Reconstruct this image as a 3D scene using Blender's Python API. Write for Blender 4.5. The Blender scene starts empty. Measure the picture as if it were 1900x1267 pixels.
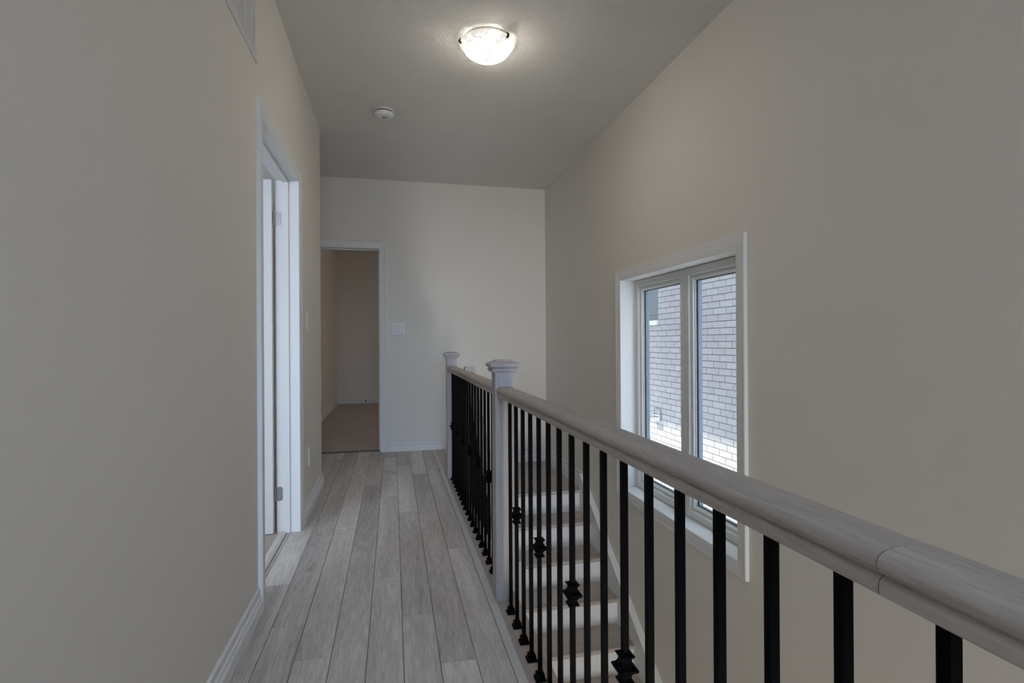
import bpy, math, random
from mathutils import Vector, Matrix

random.seed(7)
C = bpy.context.scene.collection
scene = bpy.context.scene

# ------------------------------------------------------------------ camera
CAM = Vector((0.0, 0.0, 1.0981))
cam_data = bpy.data.cameras.new('camera')
cam_data.sensor_fit = 'HORIZONTAL'
cam_data.sensor_width = 36.0
cam_data.lens = 977.2 / 1900.0 * 36.0
cam_data.clip_start = 0.02
cam_data.clip_end = 200
cam = bpy.data.objects.new('camera', cam_data)
C.objects.link(cam)
YAW, PITCH, ROLL = math.radians(12.744), math.radians(-0.054), math.radians(0.343)
cam.matrix_world = (Matrix.Translation(CAM) @ Matrix.Rotation(-YAW, 4, 'Z')
                    @ Matrix.Rotation(math.pi / 2 - PITCH, 4, 'X') @ Matrix.Rotation(-ROLL, 4, 'Z'))
scene.camera = cam

# ------------------------------------------------------------------ world, sun, daylight
world = bpy.data.worlds.new('sky')
scene.world = world
world.use_nodes = True
bg = world.node_tree.nodes['Background']
bg.inputs[0].default_value = (0.68, 0.79, 1.0, 1)
bg.inputs[1].default_value = 4.0

SUN_DIR = Vector((0.222, -0.65, -1.0))
sun_data = bpy.data.lights.new('sun', 'SUN')
sun_data.energy = 27.0
sun_data.angle = 0.0093
sun_data.color = (1.0, 0.95, 0.87)
sun = bpy.data.objects.new('sun', sun_data)
C.objects.link(sun)
sun.location = (2, 8, 12)
sun.rotation_euler = SUN_DIR.to_track_quat('-Z', 'Y').to_euler()


def area_light(name, loc, direction, sx, sy, watts, color):
    d = bpy.data.lights.new(name, 'AREA')
    d.shape = 'RECTANGLE'
    d.size, d.size_y = sx, sy
    d.energy = watts
    d.color = color
    o = bpy.data.objects.new(name, d)
    C.objects.link(o)
    o.location = loc
    o.rotation_euler = Vector(direction).to_track_quat('-Z', 'Y').to_euler()
    return o


# daylight entering the windows that lie out of the picture, and two added lights
area_light('daylight_rear_window', (0.55, -3.02, 1.5), (0, 1, -0.25), 1.9, 1.5, 9.5, (0.93, 0.96, 1.0))
bm = area_light('added_rear_beam', (0.10, -2.97, 1.95), (-0.15, 8.4, -2.25), 0.9, 0.5, 3.5, (0.47, 0.67, 1.0))  # added narrow bluish beam brightening the lower far wall, not a separate window
bm.data.spread = math.radians(33)
bw = area_light('daylight_bedroom_window', (-1.9, 0.90, 1.55), (0.25, 1, -0.36), 1.4, 1.0, 13.5, (0.72, 0.85, 1.0))
bw.data.spread = math.radians(120)
area_light('added_back_room_fill', (2.35, 7.6, 1.4), (-1, 0, -0.2), 1.2, 1.2, 5.5, (1.0, 0.83, 0.64))  # added warm fill standing in for light bounced from the hall
area_light('daylight_lower_hall_window', (1.1, -2.9, -1.6), (0, 1, 0.15), 0.9, 1.2, 75, (1.0, 0.96, 0.90))
# sky portal of the stair window
pt = area_light('sky_portal_stair_window', (1.80, 2.871, 0.79), (-1, 0, 0), 1.30, 1.48, 1, (1, 1, 1))
pt.data.cycles.is_portal = True

vs = scene.view_settings
vs.view_transform = 'Standard'
vs.look = 'None'
vs.exposure = 0.0
vs.gamma = 1.0
vs.use_curve_mapping = False
scene.cycles.use_denoising = True
scene.cycles.max_bounces = 10
scene.cycles.diffuse_bounces = 6
scene.cycles.transparent_max_bounces = 12

# ------------------------------------------------------------------ materials
def nodes_of(name):
    m = bpy.data.materials.new(name)
    m.use_nodes = True
    nt = m.node_tree
    b = nt.nodes['Principled BSDF']
    return m, nt, b


def N(nt, kind, **kw):
    n = nt.nodes.new(kind)
    for k, v in kw.items():
        if k.startswith('i_'):
            n.inputs[k[2:].replace('_', ' ')].default_value = v
        else:
            setattr(n, k, v)
    return n


def link(nt, a, b):
    nt.links.new(a, b)


def tex_coord(nt, scale=(1, 1, 1), rnd=0.0):
    tc = N(nt, 'ShaderNodeTexCoord')
    mp = N(nt, 'ShaderNodeMapping')
    mp.inputs['Scale'].default_value = scale
    if rnd:
        oi = N(nt, 'ShaderNodeObjectInfo')
        mu = N(nt, 'ShaderNodeVectorMath', operation='SCALE')
        cx = N(nt, 'ShaderNodeCombineXYZ')
        cx.inputs[0].default_value, cx.inputs[1].default_value, cx.inputs[2].default_value = 31.0, 57.0, 17.0
        link(nt, cx.outputs[0], mu.inputs[0])
        link(nt, oi.outputs['Random'], mu.inputs['Scale'])
        ad = N(nt, 'ShaderNodeVectorMath', operation='ADD')
        link(nt, tc.outputs['Object'], ad.inputs[0])
        link(nt, mu.outputs[0], ad.inputs[1])
        link(nt, ad.outputs[0], mp.inputs['Vector'])
    else:
        link(nt, tc.outputs['Object'], mp.inputs['Vector'])
    return mp.outputs[0]


def paint(name, col, rough=0.6, bump=0.0, bscale=200.0, vary=0.02, spec=0.3):
    m, nt, b = nodes_of(name)
    v = tex_coord(nt)
    n = N(nt, 'ShaderNodeTexNoise', i_Scale=3.0, i_Detail=3.0)
    link(nt, v, n.inputs['Vector'])
    r = N(nt, 'ShaderNodeValToRGB')
    r.color_ramp.elements[0].color = (*[max(0, c * (1 - vary)) for c in col], 1)
    r.color_ramp.elements[1].color = (*[min(1, c * (1 + vary)) for c in col], 1)
    link(nt, n.outputs['Fac'], r.inputs[0])
    link(nt, r.outputs[0], b.inputs['Base Color'])
    b.inputs['Roughness'].default_value = rough
    b.inputs['Specular IOR Level'].default_value = spec
    if bump:
        n2 = N(nt, 'ShaderNodeTexNoise', i_Scale=bscale, i_Detail=2.0)
        link(nt, v, n2.inputs['Vector'])
        bp = N(nt, 'ShaderNodeBump', i_Strength=bump, i_Distance=0.006 if bump >= 0.9 else 0.003)
        link(nt, n2.outputs['Fac'], bp.inputs['Height'])
        link(nt, bp.outputs[0], b.inputs['Normal'])
    return m


def wood(name, dark, light, axis='Y', rough=0.45, plank_var=0.5, knots=True, grain=1.0, ring=1.0, fscale=95.0):
    m, nt, b = nodes_of(name)
    s = {'Y': (1, 0.075, 1), 'Z': (1, 1, 0.075), 'X': (0.075, 1, 1)}[axis]
    v = tex_coord(nt, s, 1.0)
    fine = N(nt, 'ShaderNodeTexNoise', i_Scale=fscale, i_Detail=4.0, i_Roughness=0.6)
    link(nt, v, fine.inputs['Vector'])
    broad = N(nt, 'ShaderNodeTexNoise', i_Scale=9.0, i_Detail=2.0, i_Distortion=0.4)
    link(nt, v, broad.inputs['Vector'])
    mul = N(nt, 'ShaderNodeMath', operation='MULTIPLY')
    mul.inputs[1].default_value = 70.0
    link(nt, broad.outputs['Fac'], mul.inputs[0])
    sn = N(nt, 'ShaderNodeMath', operation='SINE')
    link(nt, mul.outputs[0], sn.inputs[0])
    oi = N(nt, 'ShaderNodeObjectInfo')

    def madd(a, k, c):
        x = N(nt, 'ShaderNodeMath', operation='MULTIPLY_ADD')
        link(nt, a, x.inputs[0])
        x.inputs[1].default_value = k
        if isinstance(c, float):
            x.inputs[2].default_value = c
        else:
            link(nt, c, x.inputs[2])
        return x.outputs[0]
    t = madd(fine.outputs['Fac'], 0.9 * grain, 0.5 - 0.45 * grain - 0.5 * plank_var - 0.45)
    t = madd(broad.outputs['Fac'], 0.9, t)
    t = madd(sn.outputs[0], 0.065 * ring, t)
    t = madd(oi.outputs['Random'], plank_var, t)
    if knots:
        vo = N(nt, 'ShaderNodeTexVoronoi', i_Scale=4.6)
        v2 = tex_coord(nt, {'Y': (1, 0.42, 1), 'Z': (1, 1, 0.42), 'X': (0.42, 1, 1)}[axis], 1.0)
        link(nt, v2, vo.inputs['Vector'])
        mr = N(nt, 'ShaderNodeMapRange')
        mr.inputs['From Min'].default_value = 0.02
        mr.inputs['From Max'].default_value = 0.11
        mr.inputs['To Min'].default_value = -0.45
        mr.inputs['To Max'].default_value = 0.0
        link(nt, vo.outputs['Distance'], mr.inputs['Value'])
        t2 = N(nt, 'ShaderNodeMath', operation='ADD')
        link(nt, t, t2.inputs[0])
        link(nt, mr.outputs[0], t2.inputs[1])
        t = t2.outputs[0]
    r = N(nt, 'ShaderNodeValToRGB')
    r.color_ramp.elements[0].position = 0.0
    r.color_ramp.elements[0].color = (*dark, 1)
    r.color_ramp.elements[1].position = 1.0
    r.color_ramp.elements[1].color = (*light, 1)
    link(nt, t, r.inputs[0])
    link(nt, r.outputs[0], b.inputs['Base Color'])
    b.inputs['Roughness'].default_value = rough
    b.inputs['Specular IOR Level'].default_value = 0.35
    bp = N(nt, 'ShaderNodeBump', i_Strength=0.12, i_Distance=0.001)
    link(nt, fine.outputs['Fac'], bp.inputs['Height'])
    link(nt, bp.outputs[0], b.inputs['Normal'])
    return m


def plain(name, col, rough=0.5, metal=0.0, spec=0.4):
    m, nt, b = nodes_of(name)
    oi = N(nt, 'ShaderNodeTexNoise', i_Scale=30.0)
    r = N(nt, 'ShaderNodeValToRGB')
    r.color_ramp.elements[0].color = (*[c * 0.96 for c in col], 1)
    r.color_ramp.elements[1].color = (*[min(1, c * 1.04) for c in col], 1)
    link(nt, tex_coord(nt), oi.inputs['Vector'])
    link(nt, oi.outputs['Fac'], r.inputs[0])
    link(nt, r.outputs[0], b.inputs['Base Color'])
    b.inputs['Roughness'].default_value = rough
    b.inputs['Metallic'].default_value = metal
    b.inputs['Specular IOR Level'].default_value = spec
    return m


def glass_material():
    m = bpy.data.materials.new('window_glass')
    m.use_nodes = True
    nt = m.node_tree
    nt.nodes.clear()
    out = N(nt, 'ShaderNodeOutputMaterial')
    tr = N(nt, 'ShaderNodeBsdfTransparent')
    tr.inputs[0].default_value = (0.96, 0.985, 0.975, 1)
    gl = N(nt, 'ShaderNodeBsdfGlossy', i_Roughness=0.0)
    lw = N(nt, 'ShaderNodeLayerWeight')
    pw = N(nt, 'ShaderNodeMath', operation='POWER')
    pw.inputs[1].default_value = 5.0
    link(nt, lw.outputs['Facing'], pw.inputs[0])
    fr = N(nt, 'ShaderNodeMath', operation='MULTIPLY_ADD')
    fr.inputs[1].default_value = 0.45
    fr.inputs[2].default_value = 0.01
    link(nt, pw.outputs[0], fr.inputs[0])
    mx = N(nt, 'ShaderNodeMixShader')
    link(nt, fr.outputs[0], mx.inputs[0])
    link(nt, tr.outputs[0], mx.inputs[1])
    link(nt, gl.outputs[0], mx.inputs[2])
    link(nt, mx.outputs[0], out.inputs[0])
    return m


def lamp_glass():
    m, nt, b = nodes_of('alabaster_glass')
    v = tex_coord(nt, (1, 1, 1))
    n = N(nt, 'ShaderNodeTexNoise', i_Scale=9.0, i_Detail=3.0, i_Distortion=2.2)
    link(nt, v, n.inputs['Vector'])
    r = N(nt, 'ShaderNodeValToRGB')
    r.color_ramp.elements[0].position = 0.36
    r.color_ramp.elements[0].color = (0.75, 0.70, 0.62, 1)
    r.color_ramp.elements[1].position = 0.60
    r.color_ramp.elements[1].color = (1.0, 0.92, 0.80, 1)
    link(nt, n.outputs['Fac'], r.inputs[0])
    b.inputs['Base Color'].default_value = (0.85, 0.83, 0.8, 1)
    b.inputs['Roughness'].default_value = 0.2
    link(nt, r.outputs[0], b.inputs['Emission Color'])
    mr = N(nt, 'ShaderNodeMapRange')
    mr.inputs['From Min'].default_value = 0.41
    mr.inputs['From Max'].default_value = 0.53
    mr.inputs['To Min'].default_value = 0.8
    mr.inputs['To Max'].default_value = 55.0
    link(nt, n.outputs['Fac'], mr.inputs['Value'])
    # the brim lies outside the bulb chamber and glows far less
    tc = N(nt, 'ShaderNodeTexCoord')
    sp = N(nt, 'ShaderNodeVectorMath', operation='MULTIPLY')
    sp.inputs[1].default_value = (1, 1, 0)
    link(nt, tc.outputs['Object'], sp.inputs[0])
    ln = N(nt, 'ShaderNodeVectorMath', operation='LENGTH')
    link(nt, sp.outputs[0], ln.inputs[0])
    m2 = N(nt, 'ShaderNodeMapRange')
    m2.inputs['From Min'].default_value = 0.118
    m2.inputs['From Max'].default_value = 0.131
    m2.inputs['To Min'].default_value = 1.0
    m2.inputs['To Max'].default_value = 0.0
    link(nt, ln.outputs['Value'], m2.inputs['Value'])
    m3 = N(nt, 'ShaderNodeMath', operation='MULTIPLY')
    link(nt, mr.outputs[0], m3.inputs[0])
    link(nt, m2.outputs[0], m3.inputs[1])
    m4 = N(nt, 'ShaderNodeMath', operation='MULTIPLY_ADD')
    link(nt, m2.outputs[0], m4.inputs[0])
    m4.inputs[1].default_value = -0.55
    m4.inputs[2].default_value = 0.55
    m5 = N(nt, 'ShaderNodeMath', operation='ADD')
    link(nt, m3.outputs[0], m5.inputs[0])
    link(nt, m4.outputs[0], m5.inputs[1])
    link(nt, m5.outputs[0], b.inputs['Emission Strength'])
    return m


def brick_material():
    m, nt, b = nodes_of('pale_brick')
    v = tex_coord(nt, (1, 1, 1), 1.0)
    n = N(nt, 'ShaderNodeTexNoise', i_Scale=22.0, i_Detail=4.0)
    link(nt, v, n.inputs['Vector'])
    oi = N(nt, 'ShaderNodeObjectInfo')
    a = N(nt, 'ShaderNodeMath', operation='MULTIPLY_ADD')
    link(nt, n.outputs['Fac'], a.inputs[0])
    a.inputs[1].default_value = 0.5
    a2 = N(nt, 'ShaderNodeMath', operation='MULTIPLY')
    link(nt, oi.outputs['Random'], a2.inputs[0])
    a2.inputs[1].default_value = 0.5
    link(nt, a2.outputs[0], a.inputs[2])
    r = N(nt, 'ShaderNodeValToRGB')
    r.color_ramp.elements[0].color = (0.36, 0.325, 0.332, 1)
    r.color_ramp.elements[1].color = (0.44, 0.405, 0.412, 1)
    link(nt, a.outputs[0], r.inputs[0])
    link(nt, r.outputs[0], b.inputs['Base Color'])
    b.inputs['Roughness'].default_value = 0.85
    bp = N(nt, 'ShaderNodeBump', i_Strength=0.3, i_Distance=0.002)
    n2 = N(nt, 'ShaderNodeTexNoise', i_Scale=140.0)
    link(nt, v, n2.inputs['Vector'])
    link(nt, n2.outputs['Fac'], bp.inputs['Height'])
    link(nt, bp.outputs[0], b.inputs['Normal'])
    return m


M = {
    'wall': paint('wall_paint', (0.72, 0.685, 0.625), 0.7, 0.10, 260, 0.012),
    'ceil': paint('ceiling_stipple', (0.72, 0.70, 0.66), 0.9, 0.9, 140, 0.03, 0.1),
    'trim': paint('white_trim_paint', (0.73, 0.73, 0.725), 0.6, 0.0, 1, 0.01, 0.06),
    'vinyl': plain('white_vinyl', (0.70, 0.70, 0.69), 0.35),
    'gasket': plain('dark_gasket', (0.03, 0.035, 0.045), 0.6),
    'spacer': plain('grey_spacer', (0.20, 0.23, 0.265), 0.45),
    'plank': wood('greige_oak_plank', (0.305, 0.277, 0.255), (0.79, 0.737, 0.685), 'Y', 0.45, 0.34, True, 1.15, 1.0, 170.0),
    'stripw': wood('greige_strip', (0.48, 0.455, 0.43), (0.72, 0.69, 0.66), 'Y', 0.45, 0.1, False, 0.7),
    'base_oak': wood('pinkish_base_board', (0.38, 0.315, 0.27), (0.60, 0.515, 0.465), 'Y', 0.5, 0.05, False, 0.7),
    'rail': wood('washed_oak_rail', (0.265, 0.234, 0.206), (0.495, 0.45, 0.402), 'Y', 0.55, 0.05, False, 1.3, 0.6, 230.0),
    'newel': wood('washed_oak_newel', (0.29, 0.27, 0.268), (0.44, 0.415, 0.41), 'Z', 0.45, 0.04, False, 0.7, 0.4),
    'tread': wood('taupe_oak_tread', (0.34, 0.288, 0.25), (0.57, 0.505, 0.455), 'X', 0.5, 0.10, False, 0.8),
    'darkstrip': plain('dark_brown_strip', (0.12, 0.10, 0.085), 0.6),
    'ventgrey': plain('grey_vent_plastic', (0.36, 0.36, 0.375), 0.6),
    'iron': plain('black_satin_iron', (0.0015, 0.0015, 0.002), 0.5, 0.0, 0.04),
    'plate': plain('white_plastic', (0.74, 0.74, 0.735), 0.35),
    'slot': plain('dark_slot', (0.05, 0.045, 0.04), 0.7),
    'nickel': plain('satin_nickel', (0.42, 0.41, 0.40), 0.38, 0.9),
    'grille': plain('grille_enamel', (0.66, 0.655, 0.645), 0.4),
    'carpet': paint('beige_carpet', (0.60, 0.535, 0.48), 0.95, 1.0, 420, 0.10, 0.05),
    'subfloor': plain('subfloor', (0.10, 0.09, 0.08), 0.9),
    'mortar': plain('grey_mortar', (0.255, 0.243, 0.252), 0.9),
    'brick': brick_material(),
    'stone': plain('pale_stone_sill', (0.78, 0.77, 0.74), 0.7),
    'darkpane': plain('neighbour_pane', (0.09, 0.105, 0.115), 0.3, 0.0, 0.2),
    'soffit': plain('soffit_metal', (0.70, 0.70, 0.70), 0.5),
    'ground': paint('gravel_ground', (0.42, 0.40, 0.37), 0.95, 0.8, 60, 0.15),
    'glass': glass_material(),
    'lampglass': lamp_glass(),
    'bronze': plain('dark_bronze', (0.045, 0.035, 0.028), 0.4, 0.6),
}

# ------------------------------------------------------------------ geometry helpers
ORIGIN = {}


def tag(o, label=None, cat=None, group=None, kind=None):
    if label:
        o['label'] = label
    if cat:
        o['category'] = cat
    if group:
        o['group'] = group
    if kind:
        o['kind'] = kind
    return o


def world_origin(o):
    return ORIGIN.get(o.name, Vector((0, 0, 0)))


def place(o, origin, parent):
    C.objects.link(o)
    ORIGIN[o.name] = Vector(origin)
    if parent is not None:
        o.parent = parent
        o.location = Vector(origin) - world_origin(parent)
    else:
        o.location = origin


def empty(name, loc, label=None, cat=None, group=None, kind=None, parent=None):
    o = bpy.data.objects.new(name, None)
    o.empty_display_size = 0.1
    place(o, loc, parent)
    return tag(o, label, cat, group, kind)


class MB:
    """Collects faces in world coordinates and builds one mesh object."""

    def __init__(self):
        self.v, self.f, self.m, self.cur = [], [], [], 0

    def add(self, vs_, fs):
        k = len(self.v)
        self.v += [tuple(p) for p in vs_]
        self.f += [tuple(i + k for i in q) for q in fs]
        self.m += [self.cur] * len(fs)
        return self

    def box(self, x0, x1, y0, y1, z0, z1):
        return self.add([(x0, y0, z0), (x1, y0, z0), (x1, y1, z0), (x0, y1, z0),
                         (x0, y0, z1), (x1, y0, z1), (x1, y1, z1), (x0, y1, z1)],
                        [(3, 2, 1, 0), (4, 5, 6, 7), (0, 1, 5, 4), (1, 2, 6, 5), (2, 3, 7, 6), (3, 0, 4, 7)])

    def bbox(self, x0, x1, y0, y1, z0, z1, b=0.002):
        """box with its upper edges chamfered"""
        return self.loft([rect(x0, x1, y0, y1, z0), rect(x0, x1, y0, y1, z1 - b),
                          rect(x0 + b, x1 - b, y0 + b, y1 - b, z1)])

    def loft(self, rings, cap=True, closed=False):
        n = len(rings[0])
        vs_ = [p for r in rings for p in r]
        fs = []
        m = len(rings)
        for i in range(m if closed else m - 1):
            a, b = i * n, ((i + 1) % m) * n
            for j in range(n):
                j2 = (j + 1) % n
                fs.append((a + j, a + j2, b + j2, b + j))
        if cap and not closed:
            fs.append(tuple(range(n - 1, -1, -1)))
            fs.append(tuple((m - 1) * n + j for j in range(n)))
        return self.add(vs_, fs)

    def lathe(self, cx, cy, prof, n=32, axis='Z', cz=0.0):
        rings = []
        for r, z in prof:
            ring = []
            for i in range(n):
                a = 2 * math.pi * i / n
                if axis == 'Z':
                    ring.append((cx + r * math.cos(a), cy + r * math.sin(a), z))
                elif axis == 'X':
                    ring.append((z, cx + r * math.cos(a), cy + r * math.sin(a)))
                else:
                    ring.append((cx + r * math.cos(a), z, cy - r * math.sin(a)))
            rings.append(ring)
        return self.loft(rings)

    def build(self, name, mat, parent=None, origin=None, smooth=False):
        mats = mat if isinstance(mat, (list, tuple)) else [mat]
        if origin is None:
            xs = [p[0] for p in self.v]
            ys = [p[1] for p in self.v]
            zs = [p[2] for p in self.v]
            origin = ((min(xs) + max(xs)) / 2, (min(ys) + max(ys)) / 2, min(zs))
        ox, oy, oz = origin
        me = bpy.data.meshes.new(name)
        me.from_pydata([(x - ox, y - oy, z - oz) for x, y, z in self.v], [], self.f)
        for k in mats:
            me.materials.append(M[k])
        me.polygons.foreach_set('material_index', self.m)
        if smooth:
            me.polygons.foreach_set('use_smooth', [True] * len(me.polygons))
        me.update()
        o = bpy.data.objects.new(name, me)
        place(o, origin, parent)
        if smooth:
            md = o.modifiers.new('edge_split', 'EDGE_SPLIT')
            md.split_angle = math.radians(38)
        return o


def rect(x0, x1, y0, y1, z):
    return [(x0, y0, z), (x1, y0, z), (x1, y1, z), (x0, y1, z)]


def copy_part(o, origin, parent):
    c = o.copy()
    C.objects.link(c)
    ORIGIN[c.name] = Vector(origin)
    c.parent = parent
    c.location = Vector(origin) - world_origin(parent)
    return c


def offset_poly(path, d):
    """open 2D polyline offset to its left by d with mitred corners"""
    out = []
    n = len(path)
    for i, p in enumerate(path):
        ns = []
        if i > 0:
            a = path[i - 1]
            dx, dy = p[0] - a[0], p[1] - a[1]
            l = math.hypot(dx, dy)
            ns.append((-dy / l, dx / l))
        if i < n - 1:
            b = path[i + 1]
            dx, dy = b[0] - p[0], b[1] - p[1]
            l = math.hypot(dx, dy)
            ns.append((-dy / l, dx / l))
        if len(ns) == 1:
            nx, ny = ns[0]
            k = 1
        else:
            nx, ny = ns[0][0] + ns[1][0], ns[0][1] + ns[1][1]
            l = math.hypot(nx, ny)
            nx, ny = nx / l, ny / l
            k = 1 / (nx * ns[0][0] + ny * ns[0][1])
        out.append((p[0] + nx * d * k, p[1] + ny * d * k))
    return out


BASE_PROF = [(0.0, 0.0), (0.018, 0.0), (0.018, 0.044), (0.0155, 0.048), (0.0105, 0.052), (0.0105, 0.060), (0.0145, 0.063),
             (0.0150, 0.067), (0.0120, 0.070), (0.0080, 0.073), (0.0065, 0.088), (0.0095, 0.092), (0.0100, 0.098), (0.0075, 0.1010), (0.0, 0.1015)]


def baseboard(name, path, z0=0.0, label='', parent=None, scale=1.0, kind='structure'):
    """path: floor line of the wall, room on its left side"""
    lines = [offset_poly(path, o) for o, z in BASE_PROF]
    mb = MB()
    rings = []
    for i in range(len(path)):
        rings.append([(lines[k][i][0], lines[k][i][1], z0 + BASE_PROF[k][1] * scale) for k in range(len(BASE_PROF))])
    mb.loft(rings)
    o = mb.build(name, 'trim', parent)
    if parent is None:
        tag(o, label, 'baseboard', None, kind)
    return o


CAS_PROF = [(0.0, 0.0), (0.0, 0.009), (0.004, 0.012), (0.016, 0.0125), (0.022, 0.0145), (0.050, 0.016),
            (0.060, 0.0185), (0.068, 0.0185), (0.071, 0.016), (0.071, 0.0)]


def casing(inner, to3, parent, closed=False):
    """inner: 2D corner points of the opening; boards mitred at the corners, profile grows outwards"""
    n = len(inner)
    if closed:
        ext = [inner[-1]] + list(inner) + [inner[0]]
        offs = [offset_poly(ext, o)[1:-1] for o, t in CAS_PROF]
    else:
        offs = [offset_poly(inner, o) for o, t in CAS_PROF]
    for i in range(n if closed else n - 1):
        j = (i + 1) % n
        rings = [[to3(offs[k][q][0], offs[k][q][1], CAS_PROF[k][1]) for k in range(len(CAS_PROF))] for q in (i, j)]
        MB().loft(rings).build('casing_board', 'trim', parent)


# ------------------------------------------------------------------ key dimensions (metres)
XL, XR, YF, H = -0.5415, 1.608, 5.459, 2.738       # left wall, stair wall, far wall, ceiling
YC = 4.285                                          # end of the left wall
XA = -1.25                                          # left side of the alcove
YR = -3.0                                           # rear wall
LOW = -2.90                                         # lower floor level
D1 = (2.397, 3.272, 2.042)                          # bedroom doorway: near, far, head
D2 = (-0.905, -0.131, 2.042)                        # back-room doorway: left, right, head
W = (2.217, 3.525, 0.049, 1.533)                    # stair window opening: y0, y1, z0, z1
LAND = -0.179                                       # landing level
RISE, RUN, NOSE0 = 0.188, 0.262, 4.295
XS = 0.522                                          # hall floor edge at the stairwell


def structure(o, label, cat):
    return tag(o, label, cat, None, 'structure')


# ------------------------------------------------------------------ room shell
mb = MB()
mb.box(XL - 0.118, XL, YR, D1[0] - 0.02, 0, H)
mb.box(XL - 0.118, XL, D1[1] + 0.02, YC, 0, H)
mb.box(XL - 0.118, XL, D1[0] - 0.02, D1[1] + 0.02, D1[2] + 0.02, H)
structure(mb.build('wall_left', 'wall'), 'smooth off-white hallway wall on the left with the open white doorway', 'wall')

mb = MB()
mb.box(XA, XL - 0.118, YC - 0.118, YC, 0, H)
structure(mb.build('wall_alcove', 'wall'), 'short off-white wall returning behind the corner of the left wall', 'wall')
mb = MB()
mb.box(XA - 0.12, XA, YC - 0.118, YF, 0, H)
structure(mb.build('wall_alcove_side', 'wall'), 'off-white side wall of the recess in front of the back room', 'wall')

mb = MB()
mb.box(XA - 0.12, D2[0] - 0.02, YF, YF + 0.118, -0.3, H)
mb.box(D2[1] + 0.02, XR + 0.192, YF, YF + 0.118, LOW, H)
mb.box(D2[0] - 0.02, D2[1] + 0.02, YF, YF + 0.118, D2[2] + 0.02, H)
structure(mb.build('wall_far', 'wall'), 'off-white end wall of the hallway with doorway and double switch', 'wall')

XO = XR + 0.192
mb = MB()
mb.box(XR, XO, YR, W[0] - 0.016, LOW, H)
mb.box(XR, XO, W[1] + 0.016, YF, LOW, H)
mb.box(XR, XO, W[0] - 0.016, W[1] + 0.016, LOW, W[2] - 0.016)
mb.box(XR, XO, W[0] - 0.016, W[1] + 0.016, W[3] + 0.016, H)
structure(mb.build('wall_right', 'wall'), 'tall off-white stairwell wall on the right around the window', 'wall')

mb = MB()
mb.box(XL, -0.42, YR - 0.12, YR, LOW, H)
mb.box(1.52, XR, YR - 0.12, YR, LOW, H)
mb.box(-0.42, 1.52, YR - 0.12, YR, -0.3, 0.72)
mb.box(-0.42, 1.52, YR - 0.12, YR, 2.28, H)
mb.box(-0.42, 0.6, YR - 0.12, YR, LOW, -0.3)
mb.box(0.6, 1.52, YR - 0.12, YR, LOW, -2.25)
mb.box(0.6, 1.52, YR - 0.12, YR, -0.95, -0.3)
structure(mb.build('wall_rear', 'wall'), 'off-white wall behind the viewer with a window opening', 'wall')

mb = MB()
mb.box(0.40, XS - 0.022, -0.8, NOSE0 + 0.02, LOW, -0.02)
structure(mb.build('wall_stairwell', 'wall'), 'off-white wall below the hallway floor beside the stairs', 'wall')
mb = MB()
mb.box(XS, XR, -0.92, -0.80, -0.30, 0.95)
structure(mb.build('wall_knee', 'wall'), 'low off-white half wall closing the near end of the stairwell', 'wall')

mb = MB()
mb.box(XA - 0.12, XO, YR - 0.12, YF + 0.118, H, H + 0.14)
structure(mb.build('ceiling', 'ceil'), 'pale grey stippled hallway ceiling carrying the round light', 'ceiling')

# bedroom to the left, seen as a sliver through the doorway
mb = MB()
mb.box(-3.52, -3.40, 0.88, YC, 0, H)
mb.box(-3.40, XL - 0.118, 0.88, 1.0, 0, 0.7)
mb.box(-3.40, XL - 0.118, 0.88, 1.0, 2.1, H)
mb.box(-3.40, -2.65, 0.88, 1.0, 0.7, 2.1)
mb.box(-1.15, XL - 0.118, 0.88, 1.0, 0.7, 2.1)
mb.box(-3.40, XA, YC - 0.118, YC, 0, H)
structure(mb.build('wall_bedroom', 'wall'), 'off-white bedroom walls glimpsed through the bright left doorway', 'wall')
mb = MB()
mb.box(-3.52, XL - 0.118, 0.88, YC, H, H + 0.14)
structure(mb.build('ceiling_bedroom', 'ceil'), 'pale bedroom ceiling glimpsed through the bright left doorway', 'ceiling')
mb = MB()
mb.box(-3.40, XL - 0.105, 1.0, 4.17, -0.05, 0.006)
structure(mb.build('floor_bedroom', 'carpet'), 'beige bedroom carpet glimpsed at the foot of the left doorway', 'carpet')

# back room beyond the far doorway
XB, YB = -0.986, 9.906
mb = MB()
mb.box(XB - 0.12, XB, YF + 0.118, YB, 0, H)
structure(mb.build('wall_back_room_left', 'wall'), 'dim beige left wall of the carpeted back room', 'wall')
mb = MB()
mb.box(XB - 0.12, 2.42, YB, YB + 0.12, 0, H)
structure(mb.build('wall_back_room_end', 'wall'), 'dim beige end wall of the carpeted back room', 'wall')
mb = MB()
mb.box(2.30, 2.42, YF + 0.118, 6.9, 0, H)
mb.box(2.30, 2.42, 8.3, YB, 0, H)
mb.box(2.30, 2.42, 6.9, 8.3, 0, 0.7)
mb.box(2.30, 2.42, 6.9, 8.3, 2.1, H)
mb.box(XO, 2.30, YF + 0.05, YF + 0.118, 0, H)
structure(mb.build('wall_back_room_right', 'wall'), 'beige back-room wall out of sight behind the hallway end wall', 'wall')
mb = MB()
mb.box(XB - 0.12, 2.42, YF + 0.118, YB + 0.12, H, H + 0.14)
structure(mb.build('ceiling_back_room', 'ceil'), 'pale ceiling of the carpeted back room', 'ceiling')
mb = MB()
mb.box(XB, 2.30, YF + 0.118, YB, -0.05, 0.006)
mb.box(D2[0], D2[1], YF + 0.075, YF + 0.118, -0.05, 0.006)
structure(mb.build('floor_back_room', 'carpet'), 'beige carpet of the back room beyond the far doorway', 'carpet')

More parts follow.
